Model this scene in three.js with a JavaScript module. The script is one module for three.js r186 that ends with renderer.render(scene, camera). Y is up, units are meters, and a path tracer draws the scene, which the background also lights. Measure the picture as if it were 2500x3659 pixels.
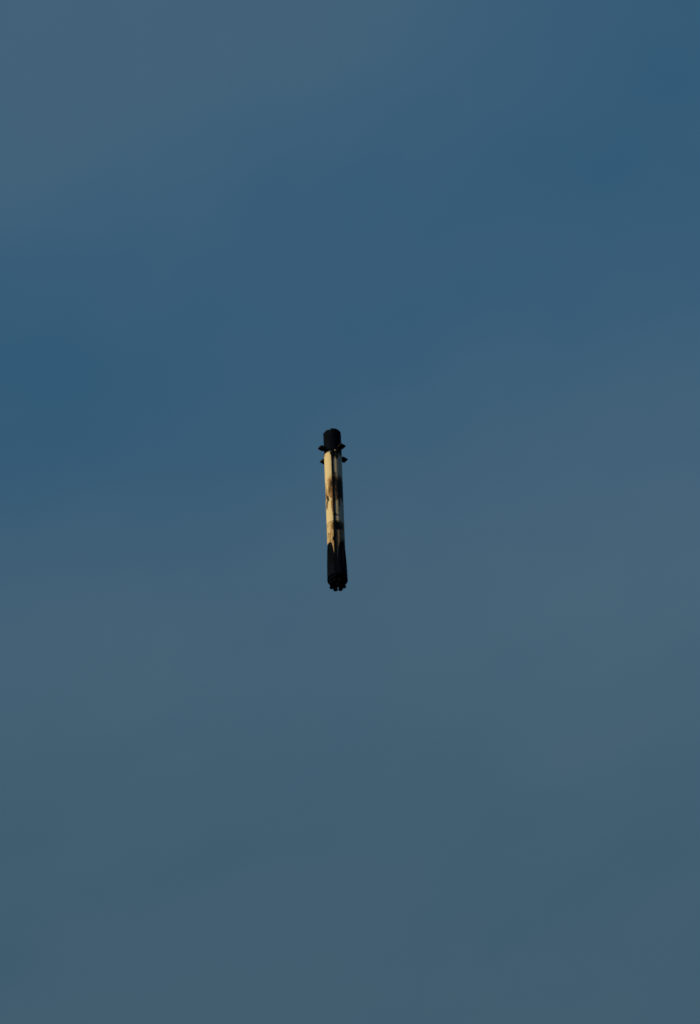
import * as THREE from 'three';
import { mergeGeometries } from 'three/addons/utils/BufferGeometryUtils.js';
import { RoundedBoxGeometry } from 'three/addons/geometries/RoundedBoxGeometry.js';

const D = Math.PI / 180;
const scene = new THREE.Scene();

// ---------- camera: a long lens tilted up at the falling booster, two kilometres off ----------
const EYE = new THREE.Vector3(0, 1.7, 0), TILT = 43 * D, FAR = 2024;
const camera = new THREE.PerspectiveCamera(6, 700 / 1024, 1, 120000);
camera.position.copy(EYE);
camera.rotation.set(TILT, 0, 0);
camera.updateMatrixWorld();
camera.focus = 700; camera.userData.fStop = 4;                               // a touch out of focus, as the photograph is
scene.add(camera);
const AHEAD = new THREE.Vector3(0, Math.sin(TILT), -Math.cos(TILT));
const UPWARD = new THREE.Vector3(0, Math.cos(TILT), Math.sin(TILT));

// ---------- seeded noise ----------
function hash(i, j, k = 0) {
  let h = (Math.imul(i | 0, 374761393) + Math.imul(j | 0, 668265263) + Math.imul(k | 0, 2147483647)) | 0;
  h = Math.imul(h ^ (h >>> 13), 1274126177);
  return ((h ^ (h >>> 16)) >>> 0) / 4294967296;
}
const ease = (t) => t * t * (3 - 2 * t);
const mix = (a, b, t) => a + (b - a) * t;
const step01 = (a, b, x) => ease(Math.min(1, Math.max(0, (x - a) / (b - a))));
function noise2(x, y, wrap = 0, seed = 0) {
  const i = Math.floor(x), j = Math.floor(y), u = ease(x - i), v = ease(y - j);
  const w = (a) => (wrap ? ((a % wrap) + wrap) % wrap : a);
  return mix(mix(hash(w(i), j, seed), hash(w(i + 1), j, seed), u), mix(hash(w(i), j + 1, seed), hash(w(i + 1), j + 1, seed), u), v);
}
function noise3(x, y, z) {
  const k = Math.floor(z), w = ease(z - k);
  return mix(noise2(x, y, 0, k), noise2(x, y, 0, k + 1), w);
}
const lin = (c) => (c /= 255) <= 0.04045 ? c / 12.92 : ((c + 0.055) / 1.055) ** 2.4;

// ---------- sky: clear blue evening air with broad veils of thin high cloud ----------
const CLEAR = [46, 88, 118].map(lin), VEIL = [75, 103, 124].map(lin);
// where the veils are thick or thin, in degrees right of and above the middle of the view
const PATCHES = [
  [-1.6, 2.9, .62], [-1.35, 2.3, .72], [-.6, 2.9, .66], [0, 2.75, .6], [.9, 2.75, .36], [1.85, 2.75, .2], [1.85, 2.1, .16],
  [-1.9, 2.0, .66], [-1.2, 1.75, .5], [-.45, 2.0, .42], [.35, 2.0, .26], [1.2, 1.75, .22],
  [-1.85, 1.1, .12], [-1.1, 1.45, .22], [-.5, 1.4, .26], [.3, 1.4, .26], [1.0, 1.35, .22], [1.85, 1.25, .25],
  [-1.0, .9, .18], [-.35, .85, .32], [.35, .8, .4], [1.1, .85, .44], [1.85, .7, .66],
  [-1.9, .55, .1], [-1.2, .3, .24], [-.5, .3, .36], [.3, .3, .5], [1.0, .2, .7], [1.75, .25, .84],
  [-1.9, -.1, .4], [-1.1, -.1, .5], [-.4, -.25, .62], [.4, -.25, .74], [1.2, -.4, .94], [1.85, -.4, .84],
  [-1.9, -.65, .8], [-1.35, -.7, .97], [-.7, -.7, .9], [0, -.75, .84], [.7, -.75, .92], [1.4, -.9, .95],
  [-1.85, -1.25, .7], [-1.1, -1.2, .78], [-.3, -1.2, .76], [.5, -1.1, .84], [1.2, -1.25, .88], [1.9, -1.2, .75],
  [-1.8, -1.9, .6], [-1.0, -1.85, .66], [-.2, -1.75, .66], [.6, -1.7, .74], [1.2, -1.9, .66], [1.9, -1.8, .64],
  [-1.8, -2.5, .7], [-1.0, -2.45, .76], [-.2, -2.35, .78], [.5, -2.4, .72], [1.2, -2.5, .7], [1.9, -2.3, .68],
  [-1.5, -3.1, .74], [-.5, -3.0, .76], [.5, -3.0, .72], [1.5, -3.0, .72],
];
function skyColor(x, y, z) {
  const f = x * AHEAD.x + y * AHEAD.y + z * AHEAD.z;
  let t = .3 + .75 * (.6 * noise3(x * 7 + 31, y * 9 + z * 5, z * 7) + .4 * noise3(x * 17 + 5, y * 21, z * 17 + x * 6)) - .07;
  const a = x / Math.max(f, .05) / D, b = (x * UPWARD.x + y * UPWARD.y + z * UPWARD.z) / Math.max(f, .05) / D, far = Math.hypot(a, b);
  if (f > 0 && far < 9) {
    let w = 1e-6, s = 0;
    for (const [p, q, v] of PATCHES) {
      const g = Math.exp(-((a - p) ** 2 + (b - q) ** 2) / (2 * .42 ** 2));
      w += g; s += g * v;
    }
    t = mix(t, s / w + (t - .6) * .0, step01(9, 3.2, far) * Math.min(1, w * 50));
  }
  const along = x + .45 * y, across = y - .38 * x;                          // faint wisps drawn out along the drift of the veils
  t += .12 * (noise3(along * 45, across * 130, z * 60) - .5) + .1 * (noise3(along * 110 + 7, across * 330, z * 150) - .5) + .06 * (noise3(x * 420, y * 460, z * 420) - .5);
  t = Math.min(1.05, Math.max(0, t));
  const dull = step01(.70, .64, y), low = step01(.66, 0, y);                // the air grows duller towards the horizon, as it does down the view
  const c = [0, 1, 2].map((k) => mix(CLEAR[k], VEIL[k], t));
  const fade = 1 - .36 * low;
  return [c[0] * (1 - .085 * dull) * fade, c[1] * (1 - .125 * dull) * fade, c[2] * (1 - .2 * dull) * fade];
}
{
  const W = 4096, H = 2048, px = new Float32Array(W * H * 4);
  const fill = (i, j, c) => { const o = (j * W + i) * 4; px[o] = c[0]; px[o + 1] = c[1]; px[o + 2] = c[2]; px[o + 3] = 1; };
  for (let j = 0; j < H; j++) {
    const el = ((j + .5) / H - .5) * Math.PI, y = Math.max(0, Math.sin(el)), r = Math.cos(Math.max(0, el));
    for (let i = 0; i < W; i++) {
      const az = ((i + .5) / W - .5) * 2 * Math.PI;
      fill(i, j, skyColor(r * Math.cos(az), y, r * Math.sin(az)));
    }
  }
  const sky = new THREE.DataTexture(px, W, H, THREE.RGBAFormat, THREE.FloatType);
  sky.mapping = THREE.EquirectangularReflectionMapping;
  sky.magFilter = sky.minFilter = THREE.LinearFilter;
  sky.needsUpdate = true;
  scene.background = sky; scene.environment = sky;
}

// ---------- sun: low and warm, behind the photographer's left shoulder ----------
const sunAz = -64 * D, sunEl = 20 * D;
const sunDir = new THREE.Vector3(Math.sin(sunAz) * Math.cos(sunEl), Math.sin(sunEl), Math.cos(sunAz) * Math.cos(sunEl));
const sun = new THREE.DirectionalLight(new THREE.Color().setRGB(1, .725, .28), 4.9);
scene.add(sun, sun.target);

const renderer = new THREE.WebGLRenderer();
renderer.toneMapping = THREE.LinearToneMapping;
renderer.toneMappingExposure = 1;
renderer.shadowMap.enabled = true;

// ---------- the open sea far below, out of the frame ----------
{
  const g = new THREE.CircleGeometry(60000, 96); g.rotateX(-Math.PI / 2);
  const m = new THREE.Mesh(g, new THREE.MeshStandardMaterial({ color: new THREE.Color().setRGB(.012, .02, .026), roughness: .6 }));
  m.name = 'sea'; m.userData = { kind: 'structure' }; m.receiveShadow = true;
  scene.add(m);
}

// ---------- booster: s runs up its axis in metres from the nozzle exits; azimuth 0 faces the camera, positive to the right ----------
const R = 1.83;
const booster = new THREE.Group();
booster.name = 'rocket_booster';
booster.userData = {
  label: 'soot streaked white rocket booster with black top and base falling upright in open sky',
  category: 'rocket',
};
const LEAN = 1.62 * D;
const middle = EYE.clone().addScaledVector(AHEAD, FAR).addScaledVector(UPWARD, .46).add(new THREE.Vector3(-3.13, 0, 0));
const axis = new THREE.Vector3(-Math.sin(LEAN), Math.cos(LEAN), 0);
booster.position.copy(middle).addScaledVector(axis, -21.35);
booster.rotation.z = LEAN;
scene.add(booster);
sun.target.position.copy(middle);
sun.position.copy(middle).addScaledVector(sunDir, 200);
sun.castShadow = true;
Object.assign(sun.shadow.camera, { left: -40, right: 40, top: 40, bottom: -40, near: 1, far: 500 });
sun.shadow.mapSize.set(2048, 2048);

function part(name, geometry, material, parent = booster, label) {
  const m = new THREE.Mesh(geometry, material);
  m.name = name; m.castShadow = m.receiveShadow = true;
  if (label) m.userData.label = label;
  parent.add(m);
  return m;
}

// --- materials ---
function dataMap(w, h, f, srgb) {
  const px = new Uint8Array(w * h * 4);
  for (let j = 0; j < h; j++) for (let i = 0; i < w; i++) {
    const c = f((i + .5) / w, (j + .5) / h), o = (j * w + i) * 4;
    for (let k = 0; k < 3; k++) {
      const v = c[k];
      px[o + k] = 255 * Math.min(1, Math.max(0, srgb ? (v <= .0031308 ? v * 12.92 : 1.055 * v ** (1 / 2.4) - .055) : v));
    }
    px[o + 3] = 255;
  }
  const t = new THREE.DataTexture(px, w, h, THREE.RGBAFormat);
  t.wrapS = THREE.RepeatWrapping; t.wrapT = THREE.ClampToEdgeWrapping;
  t.magFilter = THREE.LinearFilter; t.minFilter = THREE.LinearMipmapLinearFilter; t.generateMipmaps = true;
  if (srgb) t.colorSpace = THREE.SRGBColorSpace;
  t.needsUpdate = true;
  return t;
}
const S0 = 5, S1 = 37;                                                     // the length of hull that the paint map covers
function soot(u, v) {
  let az = u * 360; if (az > 180) az -= 360;
  const s = mix(S0, S1, v), ax = u * 12;
  const rough = noise2(u * 14, s * .55, 14, 1) - .5, fine = noise2(u * 44, s * 2.1, 44, 2) - .5, grain = noise2(u * 160, s * 9, 160, 3) - .5;
  const streak = noise2(u * 60, s * .16, 60, 4) - .5, thin = noise2(u * 170, s * .3, 170, 5) - .5, long = noise2(u * 90, s * .07 + 3, 90, 6) - .5;
  const wob = (a) => s + a * rough * 2 + .5 * fine;
  let k = .04 + .07 * Math.max(0, streak) + .05 * thin + .1 * Math.max(0, long);
  // the scorched belt round the middle, heavier towards the cable duct and away from the sunny flank
  const w = wob(1.6);
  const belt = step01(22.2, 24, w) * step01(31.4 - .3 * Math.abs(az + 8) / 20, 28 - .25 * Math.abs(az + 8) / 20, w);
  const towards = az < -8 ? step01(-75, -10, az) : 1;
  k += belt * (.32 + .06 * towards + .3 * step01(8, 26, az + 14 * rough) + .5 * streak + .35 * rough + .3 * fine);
  // smaller smudges: angle, height, half sizes, strength
  for (const [pa, ps, ha, hs, q] of [
    [-52, 23.6, 8, .7, 1.1], [-58, 22.6, 7, .55, 1.2], [-44, 22.9, 5, .5, .95], [-64, 21.7, 9, .9, 1.1], [-50, 21.9, 3.5, .45, .5],
    [-34, 25.6, 7, 1.3, .35], [-62, 25.2, 16, 1.2, .25], [-76, 24.3, 12, 1.0, .3], [-20, 27.2, 9, 1.2, .45],
    [-17, 21, 6, 2.3, .5], [-16, 18.4, 4, 1.6, .3], [-53, 13.5, 4.5, .28, .8], [-57, 12.9, 7, .2, .35], [-22, 15.2, 10, 1.1, .35],
    [10, 36.1, 24, 1.4, 1.4], [24, 35.1, 10, 1.0, 1.0], [-4, 35.4, 6, 1.0, .8], [50, 36.3, 30, .7, .7], [-72, 36.3, 10, .4, .8],
    [12, 27.6, 18, 1.3, .6], [16, 15.2, 19, 1.15, 1.5], [45, 15.2, 25, 1.2, .5], [26, 23.4, 10, 1.6, .6], [29, 21.4, 7, 1.2, .6], [24, 19.6, 5, .6, .4], [-17, 11.6, 5, .5, 1.0],
    [40, 26.5, 34, 3.2, .7], [110, 26, 60, 4, .6], [60, 9.5, 50, 2.5, .8],
  ]) {
    const d = Math.hypot((az - pa) / ha, (s - ps) / hs) + .7 * rough + .55 * fine + .25 * grain;
    k += q * step01(1.3, .4, d);
  }
  // below the tank joint the old paint is browned all over
  k += step01(16.72, 16.6, s) * (.18 + .08 * step01(-70, -10, az) * step01(90, 20, az) + .25 * streak + .2 * rough + .2 * fine);
  k += .1 * grain * (k > .1 ? 1 : .3);
  return Math.min(1, Math.max(0, k));
}
const paint = [.46, .44, .415], browned = [.18, .112, .066], black = [.012, .013, .016];
const hullMap = dataMap(1024, 2048, (u, v) => {
  const k = soot(u, v), a = step01(0, .55, k), b = step01(.5, 1, k);
  return [0, 1, 2].map((i) => mix(mix(paint[i], browned[i], a), black[i], b));
}, true);
const patchy = (base, spread, seed) => dataMap(256, 512, (u, v) => {
  const n = 1 + spread * (noise2(u * 9, v * 12, 9, seed) + .6 * noise2(u * 40, v * 50, 40, seed + 1) + .5 * noise2(u * 50, v * 5, 50, seed + 2) - 1.05);
  return base.map((c) => c * n);
}, true);
const M = {
  hull: new THREE.MeshPhysicalMaterial({ map: hullMap, roughness: .7, specularIntensity: .35 }),
  joint: new THREE.MeshStandardMaterial({ color: new THREE.Color().setRGB(.16, .1, .06), roughness: .8 }),
  interstage: new THREE.MeshPhysicalMaterial({ map: patchy([.0008, .003, .0115], .8, 20), roughness: .85, specularIntensity: .06 }),
  duct: new THREE.MeshPhysicalMaterial({ map: patchy([.0008, .0024, .009], .7, 30), roughness: .9, specularIntensity: .06 }),
  leg: new THREE.MeshPhysicalMaterial({ map: patchy([.0008, .003, .0115], .9, 40), roughness: .85, specularIntensity: .06 }),
  base: new THREE.MeshPhysicalMaterial({ map: patchy([.0008, .003, .0105], .7, 50), roughness: .92, specularIntensity: .06 }),
  fin: new THREE.MeshPhysicalMaterial({ color: new THREE.Color().setRGB(.0045, .0028, .0055), roughness: .8, specularIntensity: .2 }),
  nozzle: new THREE.MeshPhysicalMaterial({ color: new THREE.Color().setRGB(.0007, .0024, .0075), roughness: .9, specularIntensity: .04, side: THREE.DoubleSide }),
  pale: new THREE.MeshStandardMaterial({ color: new THREE.Color().setRGB(.4, .37, .34), roughness: .6 }),
};

// --- shapes on the round hull ---
function surface(nu, nv, f) {                                              // f(i, j) -> [x, y, z, u, v]
  const p = [], uv = [], id = [];
  for (let j = 0; j <= nv; j++) for (let i = 0; i <= nu; i++) { const q = f(i / nu, j / nv); p.push(q[0], q[1], q[2]); uv.push(q[3], q[4]); }
  for (let j = 0; j < nv; j++) for (let i = 0; i < nu; i++) { const a = j * (nu + 1) + i, b = a + 1, c = a + nu + 1, d = c + 1; id.push(a, b, d, a, d, c); }
  const g = new THREE.BufferGeometry();
  g.setAttribute('position', new THREE.Float32BufferAttribute(p, 3));
  g.setAttribute('uv', new THREE.Float32BufferAttribute(uv, 2));
  g.setIndex(id); g.computeVertexNormals();
  return g;
}
const at = (az, r, s, u = 0, v = 0) => [r * Math.sin(az), s, r * Math.cos(az), u, v];
const tube = (rOf, s0, s1, nv = 1, flip = false) => surface(160, nv, (u, v) => at((flip ? 1 - u : u) * 2 * Math.PI, rOf(mix(s0, s1, v)), mix(s0, s1, v), flip ? 1 - u : u, (mix(s0, s1, v) - S0) / (S1 - S0)));
function lathe(points, segments = 96) { return new THREE.LatheGeometry(points.map(([r, s]) => new THREE.Vector2(r, s)), segments); }

// --- tanks, their joint, the black ends ---
const JOINT = 16.66, TOP = 42.9, STAGE = 36.75, BASE = 1.08;
part('fuel_tank', tube(() => R, 5.42, JOINT - .09, 40), M.hull, booster, 'browned white lower tank of the hull');
part('tank_joint', mergeGeometries([tube(() => R - .025, JOINT - .1, JOINT + .1)]), M.joint);
part('oxygen_tank', tube(() => R, JOINT + .09, STAGE, 60), M.hull, booster, 'cream white upper tank with a scorched belt');
{
  const rimAt = (az) => {                                                  // the separation edge: a cut-out by the duct and small uneven fittings
    let a = az / D; if (a > 180) a -= 360;
    let h = TOP + .05 * (hash(Math.floor((a + 360) / 7), 3) - .5);
    if (Math.abs(a + 15) < 4) h -= .42;
    if (a < -17 && a > -78) h -= .09 + .13 * (hash(Math.floor(a / 6.5), 9) > .5);
    if (Math.abs(a - 100) < 4) h -= .35;
    return h;
  };
  const n = 240, ring = (r, low, flip) => surface(n, 24, (u, v) => { const w = flip ? 1 - u : u, az = w * 2 * Math.PI, s = mix(low, rimAt(az), v); return at(az, r, s, w, v); });
  const edge = surface(n, 1, (u, v) => { const az = u * 2 * Math.PI; return at(az, mix(R + .012, R - .05, v), rimAt(az), u, v); });
  const stage = part('interstage', mergeGeometries([ring(R + .012, STAGE - .05), ring(R - .05, STAGE - .05, true), edge,
    surface(160, 1, (u, v) => at(u * 2 * Math.PI, mix(R - .05, R + .012, v), STAGE - .05, u, v))]), M.interstage, booster, 'black open topped interstage');
  for (let k = 0; k < 12; k++) {                                           // latches round the rim
    const g = new RoundedBoxGeometry(.16, .34, .1, 2, .02), a = (k * 30 + 11) * D;
    g.rotateY(a); g.translate(Math.sin(a) * (R + .03), TOP - .5, Math.cos(a) * (R + .03));
    part('latch', g, M.interstage, stage);
  }
  part('tank_dome', lathe([[0, 38.1], [.6, 38.0], [1.2, 37.65], [1.6, 37.1], [1.775, 36.75]]), M.pale);
}
const engineSection = part('engine_section', lathe([[0, BASE + .12], [.9, BASE + .1], [1.6, BASE], [1.76, BASE + .03], [1.85, BASE + .2], [1.85, 5.38], [1.80, 5.44]], 128), M.base, booster, 'black engine section');

// --- cable duct down the front ---
{
  const C = -7.6 * D;
  const half = (s) => (s > 33.6 ? mix(5.6, 8.2, step01(33.6, 36.2, s)) : s < JOINT ? mix(8.6, 5.6, step01(JOINT - .6, JOINT + .3, s)) : 5.6) * D;
  const low = 2, high = 36.9;
  const prof = [[-1, -.03], [-1, .11], [-.82, .16], [.82, .16], [1, .11], [1, -.03]];
  const shell = surface(5, 120, (u, v) => { const s = mix(low, high, v), [e, h] = prof[Math.round(u * 5)]; return at(C + e * half(s), R + h, s, u, v); }).toNonIndexed();
  shell.computeVertexNormals();
  const cap = (s) => surface(1, 1, (u, v) => at(C + mix(-1, 1, u) * half(s), R + mix(-.03, .14, v), s, u, v)).toNonIndexed();
  const duct = part('cable_duct', mergeGeometries([shell, cap(low), cap(high)]), M.duct, booster, 'black cable duct running down the hull');
  for (const [a, s, w, h] of [[-17.5, 11.6, .34, 1.0], [2.2, 18.4, .26, .5], [2.6, 15.4, .5, 1.9], [-17.8, 35.9, .2, .5], [1.5, 30.2, .2, .4]]) {
    const g = new RoundedBoxGeometry(w, h, .2, 2, .04); g.translate(0, 0, R + .03); g.rotateY(a * D); g.translate(0, s, 0);
    part('access_cover', g, M.duct, duct);
  }
}
// --- a pale thruster fitting just under the interstage ---
for (const az of [14.5, 194.5]) {
  const g = new RoundedBoxGeometry(.3, .3, .24, 2, .05); g.translate(0, 36.55, R + .08); 
  const pod = part('thruster_pod', g.rotateY(az * D), M.pale);
  const n = new THREE.CylinderGeometry(.05, .08, .1, 12); n.rotateZ(Math.PI / 2); n.translate(-.18, 36.55, R + .1); n.rotateY(az * D);
  part('thruster_nozzle', n, M.nozzle, pod);
}

// --- four grid fins, deployed flat ---
function bar(w, h, d, x, y, z) { const g = new RoundedBoxGeometry(w, h, d, 1, Math.min(w, h, d) * .2); g.translate(x, y, z); return g; }
for (const az of [-51, 39, 129, -141]) {
  const s = 37.25, z0 = 2.0, z1 = 3.55, w = .6, chord = .3;
  // outline of the fin seen along the booster: narrow root, square shoulders, swept tip
  const out = [[-.22, z0], [-w, z0 + .38], [-w, z1 - .06], [w, z1 - .06], [w, z0 + .38], [.22, z0]];
  const frame = [];
  for (let k = 0; k < out.length; k++) {
    const [x, z] = out[k], [x2, z2] = out[(k + 1) % out.length], len = Math.hypot(x2 - x, z2 - z);
    const g = new RoundedBoxGeometry(.06, chord, len + .05, 1, .012);
    g.rotateY(Math.atan2(x2 - x, z2 - z)); g.translate((x + x2) / 2, 0, (z + z2) / 2); frame.push(g);
  }
  const place = (g) => { g.rotateY(az * D); g.translate(0, s, 0); return g; };
  const fin = part('grid_fin', place(mergeGeometries(frame)), M.fin, booster);
  const inside = (x, z) => Math.abs(x) < w - .02 && z < z1 - .08 && z > z0 + Math.max(0, Math.abs(x) - .22);
  const clip = (x0, zz0, dx, dz) => { let a = null, b = null; for (let t = -2.4; t < 2.4; t += .02) if (inside(x0 + dx * t, zz0 + dz * t)) { a ??= t; b = t; } return a === null || b - a < .08 ? null : [a, b]; };
  const vanes = [];
  for (const sg of [-1, 1]) for (let k = -6; k <= 6; k++) {
    const x0 = 0, zz = (z0 + z1) / 2 + k * .23, dx = Math.SQRT1_2, dz = sg * Math.SQRT1_2, c = clip(x0, zz, dx, dz);
    if (!c) continue;
    const g = new THREE.BoxGeometry(.022, chord - .03 - .004 * (sg + 1), c[1] - c[0] + .05), m = (c[0] + c[1]) / 2;
    g.rotateY(Math.atan2(dx, dz)); g.translate(x0 + dx * m, 0, zz + dz * m); vanes.push(g);
  }
  part('lattice', place(mergeGeometries(vanes)), M.fin, fin);
  const arm = new THREE.CylinderGeometry(.13, .17, .5, 20); arm.rotateX(Math.PI / 2); arm.translate(0, 0, 1.85);
  part('fin_hinge', place(mergeGeometries([arm.toNonIndexed(), bar(.5, .42, .16, 0, 0, R + .06)])), M.fin, fin);
}

// --- four landing legs folded against the base ---
{
  const HALF = [[1.55, 43], [4, 42.6], [5.6, 37], [7.5, 30], [9, 26], [10.2, 21], [10.65, 19], [10.75, 17]];
  const half = (s) => { for (let k = 1; k < HALF.length; k++) if (s <= HALF[k][0]) return mix(HALF[k - 1][1], HALF[k][1], (s - HALF[k - 1][0]) / (HALF[k][0] - HALF[k - 1][0])) * D; return HALF.at(-1)[1] * D; };
  const lo = 1.55, hi = 10.75;
  const outer = (s, e) => { const t = (s - lo) / (hi - lo); return R + .14 + .14 * (1 - t) + .07 * Math.cos(e * Math.PI / 2); };
  const prof = [[-1, 0], [-1, .8], [-.96, 1], [-.7, 1], [-.4, 1], [-.15, 1], [.15, 1], [.4, 1], [.7, 1], [.96, 1], [1, .8], [1, 0]];
  for (const az of [-51, 39, 129, -141]) {
    const shell = surface(prof.length - 1, 60, (u, v) => {
      const s = mix(lo, hi, v), [e, q] = prof[Math.round(u * (prof.length - 1))];
      return at(az * D + e * half(s), mix(R - .05, outer(s, e), q), s, u, v);
    });
    const cap = (s) => surface(12, 1, (u, v) => at(az * D + mix(-1, 1, u) * half(s), mix(R - .05, outer(s, mix(-1, 1, u)), v), s, u, v));
    const leg = part('landing_leg', mergeGeometries([shell, cap(lo), cap(hi)]), M.leg, booster);
    const strut = new THREE.CapsuleGeometry(.15, 5.6, 6, 16); strut.translate(0, 6.4, R + .27); strut.rotateY(az * D);
    part('strut', strut, M.leg, leg);
    const pad = new RoundedBoxGeometry(.52, .3, .16, 2, .05); pad.translate(0, 10.62, R + .15); pad.rotateY(az * D);
    part('foot_pad', pad, M.leg, leg);
    const foot = new RoundedBoxGeometry(.3, .34, .26, 2, .05);
    for (const e of [-38, 38]) { const h = foot.clone(); h.translate(0, 1.5, R + .14); h.rotateY((az + e) * D); part('hinge', h, M.leg, leg); }
  }
}

// --- nine engines: eight in a ring, one in the middle ---
{
  const bell = lathe([[.15, 1.18], [.13, 1.02], [.17, .92], [.28, .72], [.385, .46], [.455, .2], [.49, 0], [.47, 0], [.435, .2], [.365, .46], [.25, .72], [.15, .92], [.11, 1.02]], 40);
  const band = new THREE.TorusGeometry(.482, .018, 8, 40); band.rotateX(Math.PI / 2); band.translate(0, .05, 0);
  for (let k = 0; k < 9; k++) {
    const r = k === 8 ? 0 : 1.34, a = (k * 45 + 22.5 - 3) * D;
    const m = part('engine_nozzle', bell, M.nozzle);
    m.position.set(r * Math.sin(a), 0, r * Math.cos(a));
    part('nozzle_rim', band, M.nozzle, m);
  }
}

renderer.render(scene, camera);
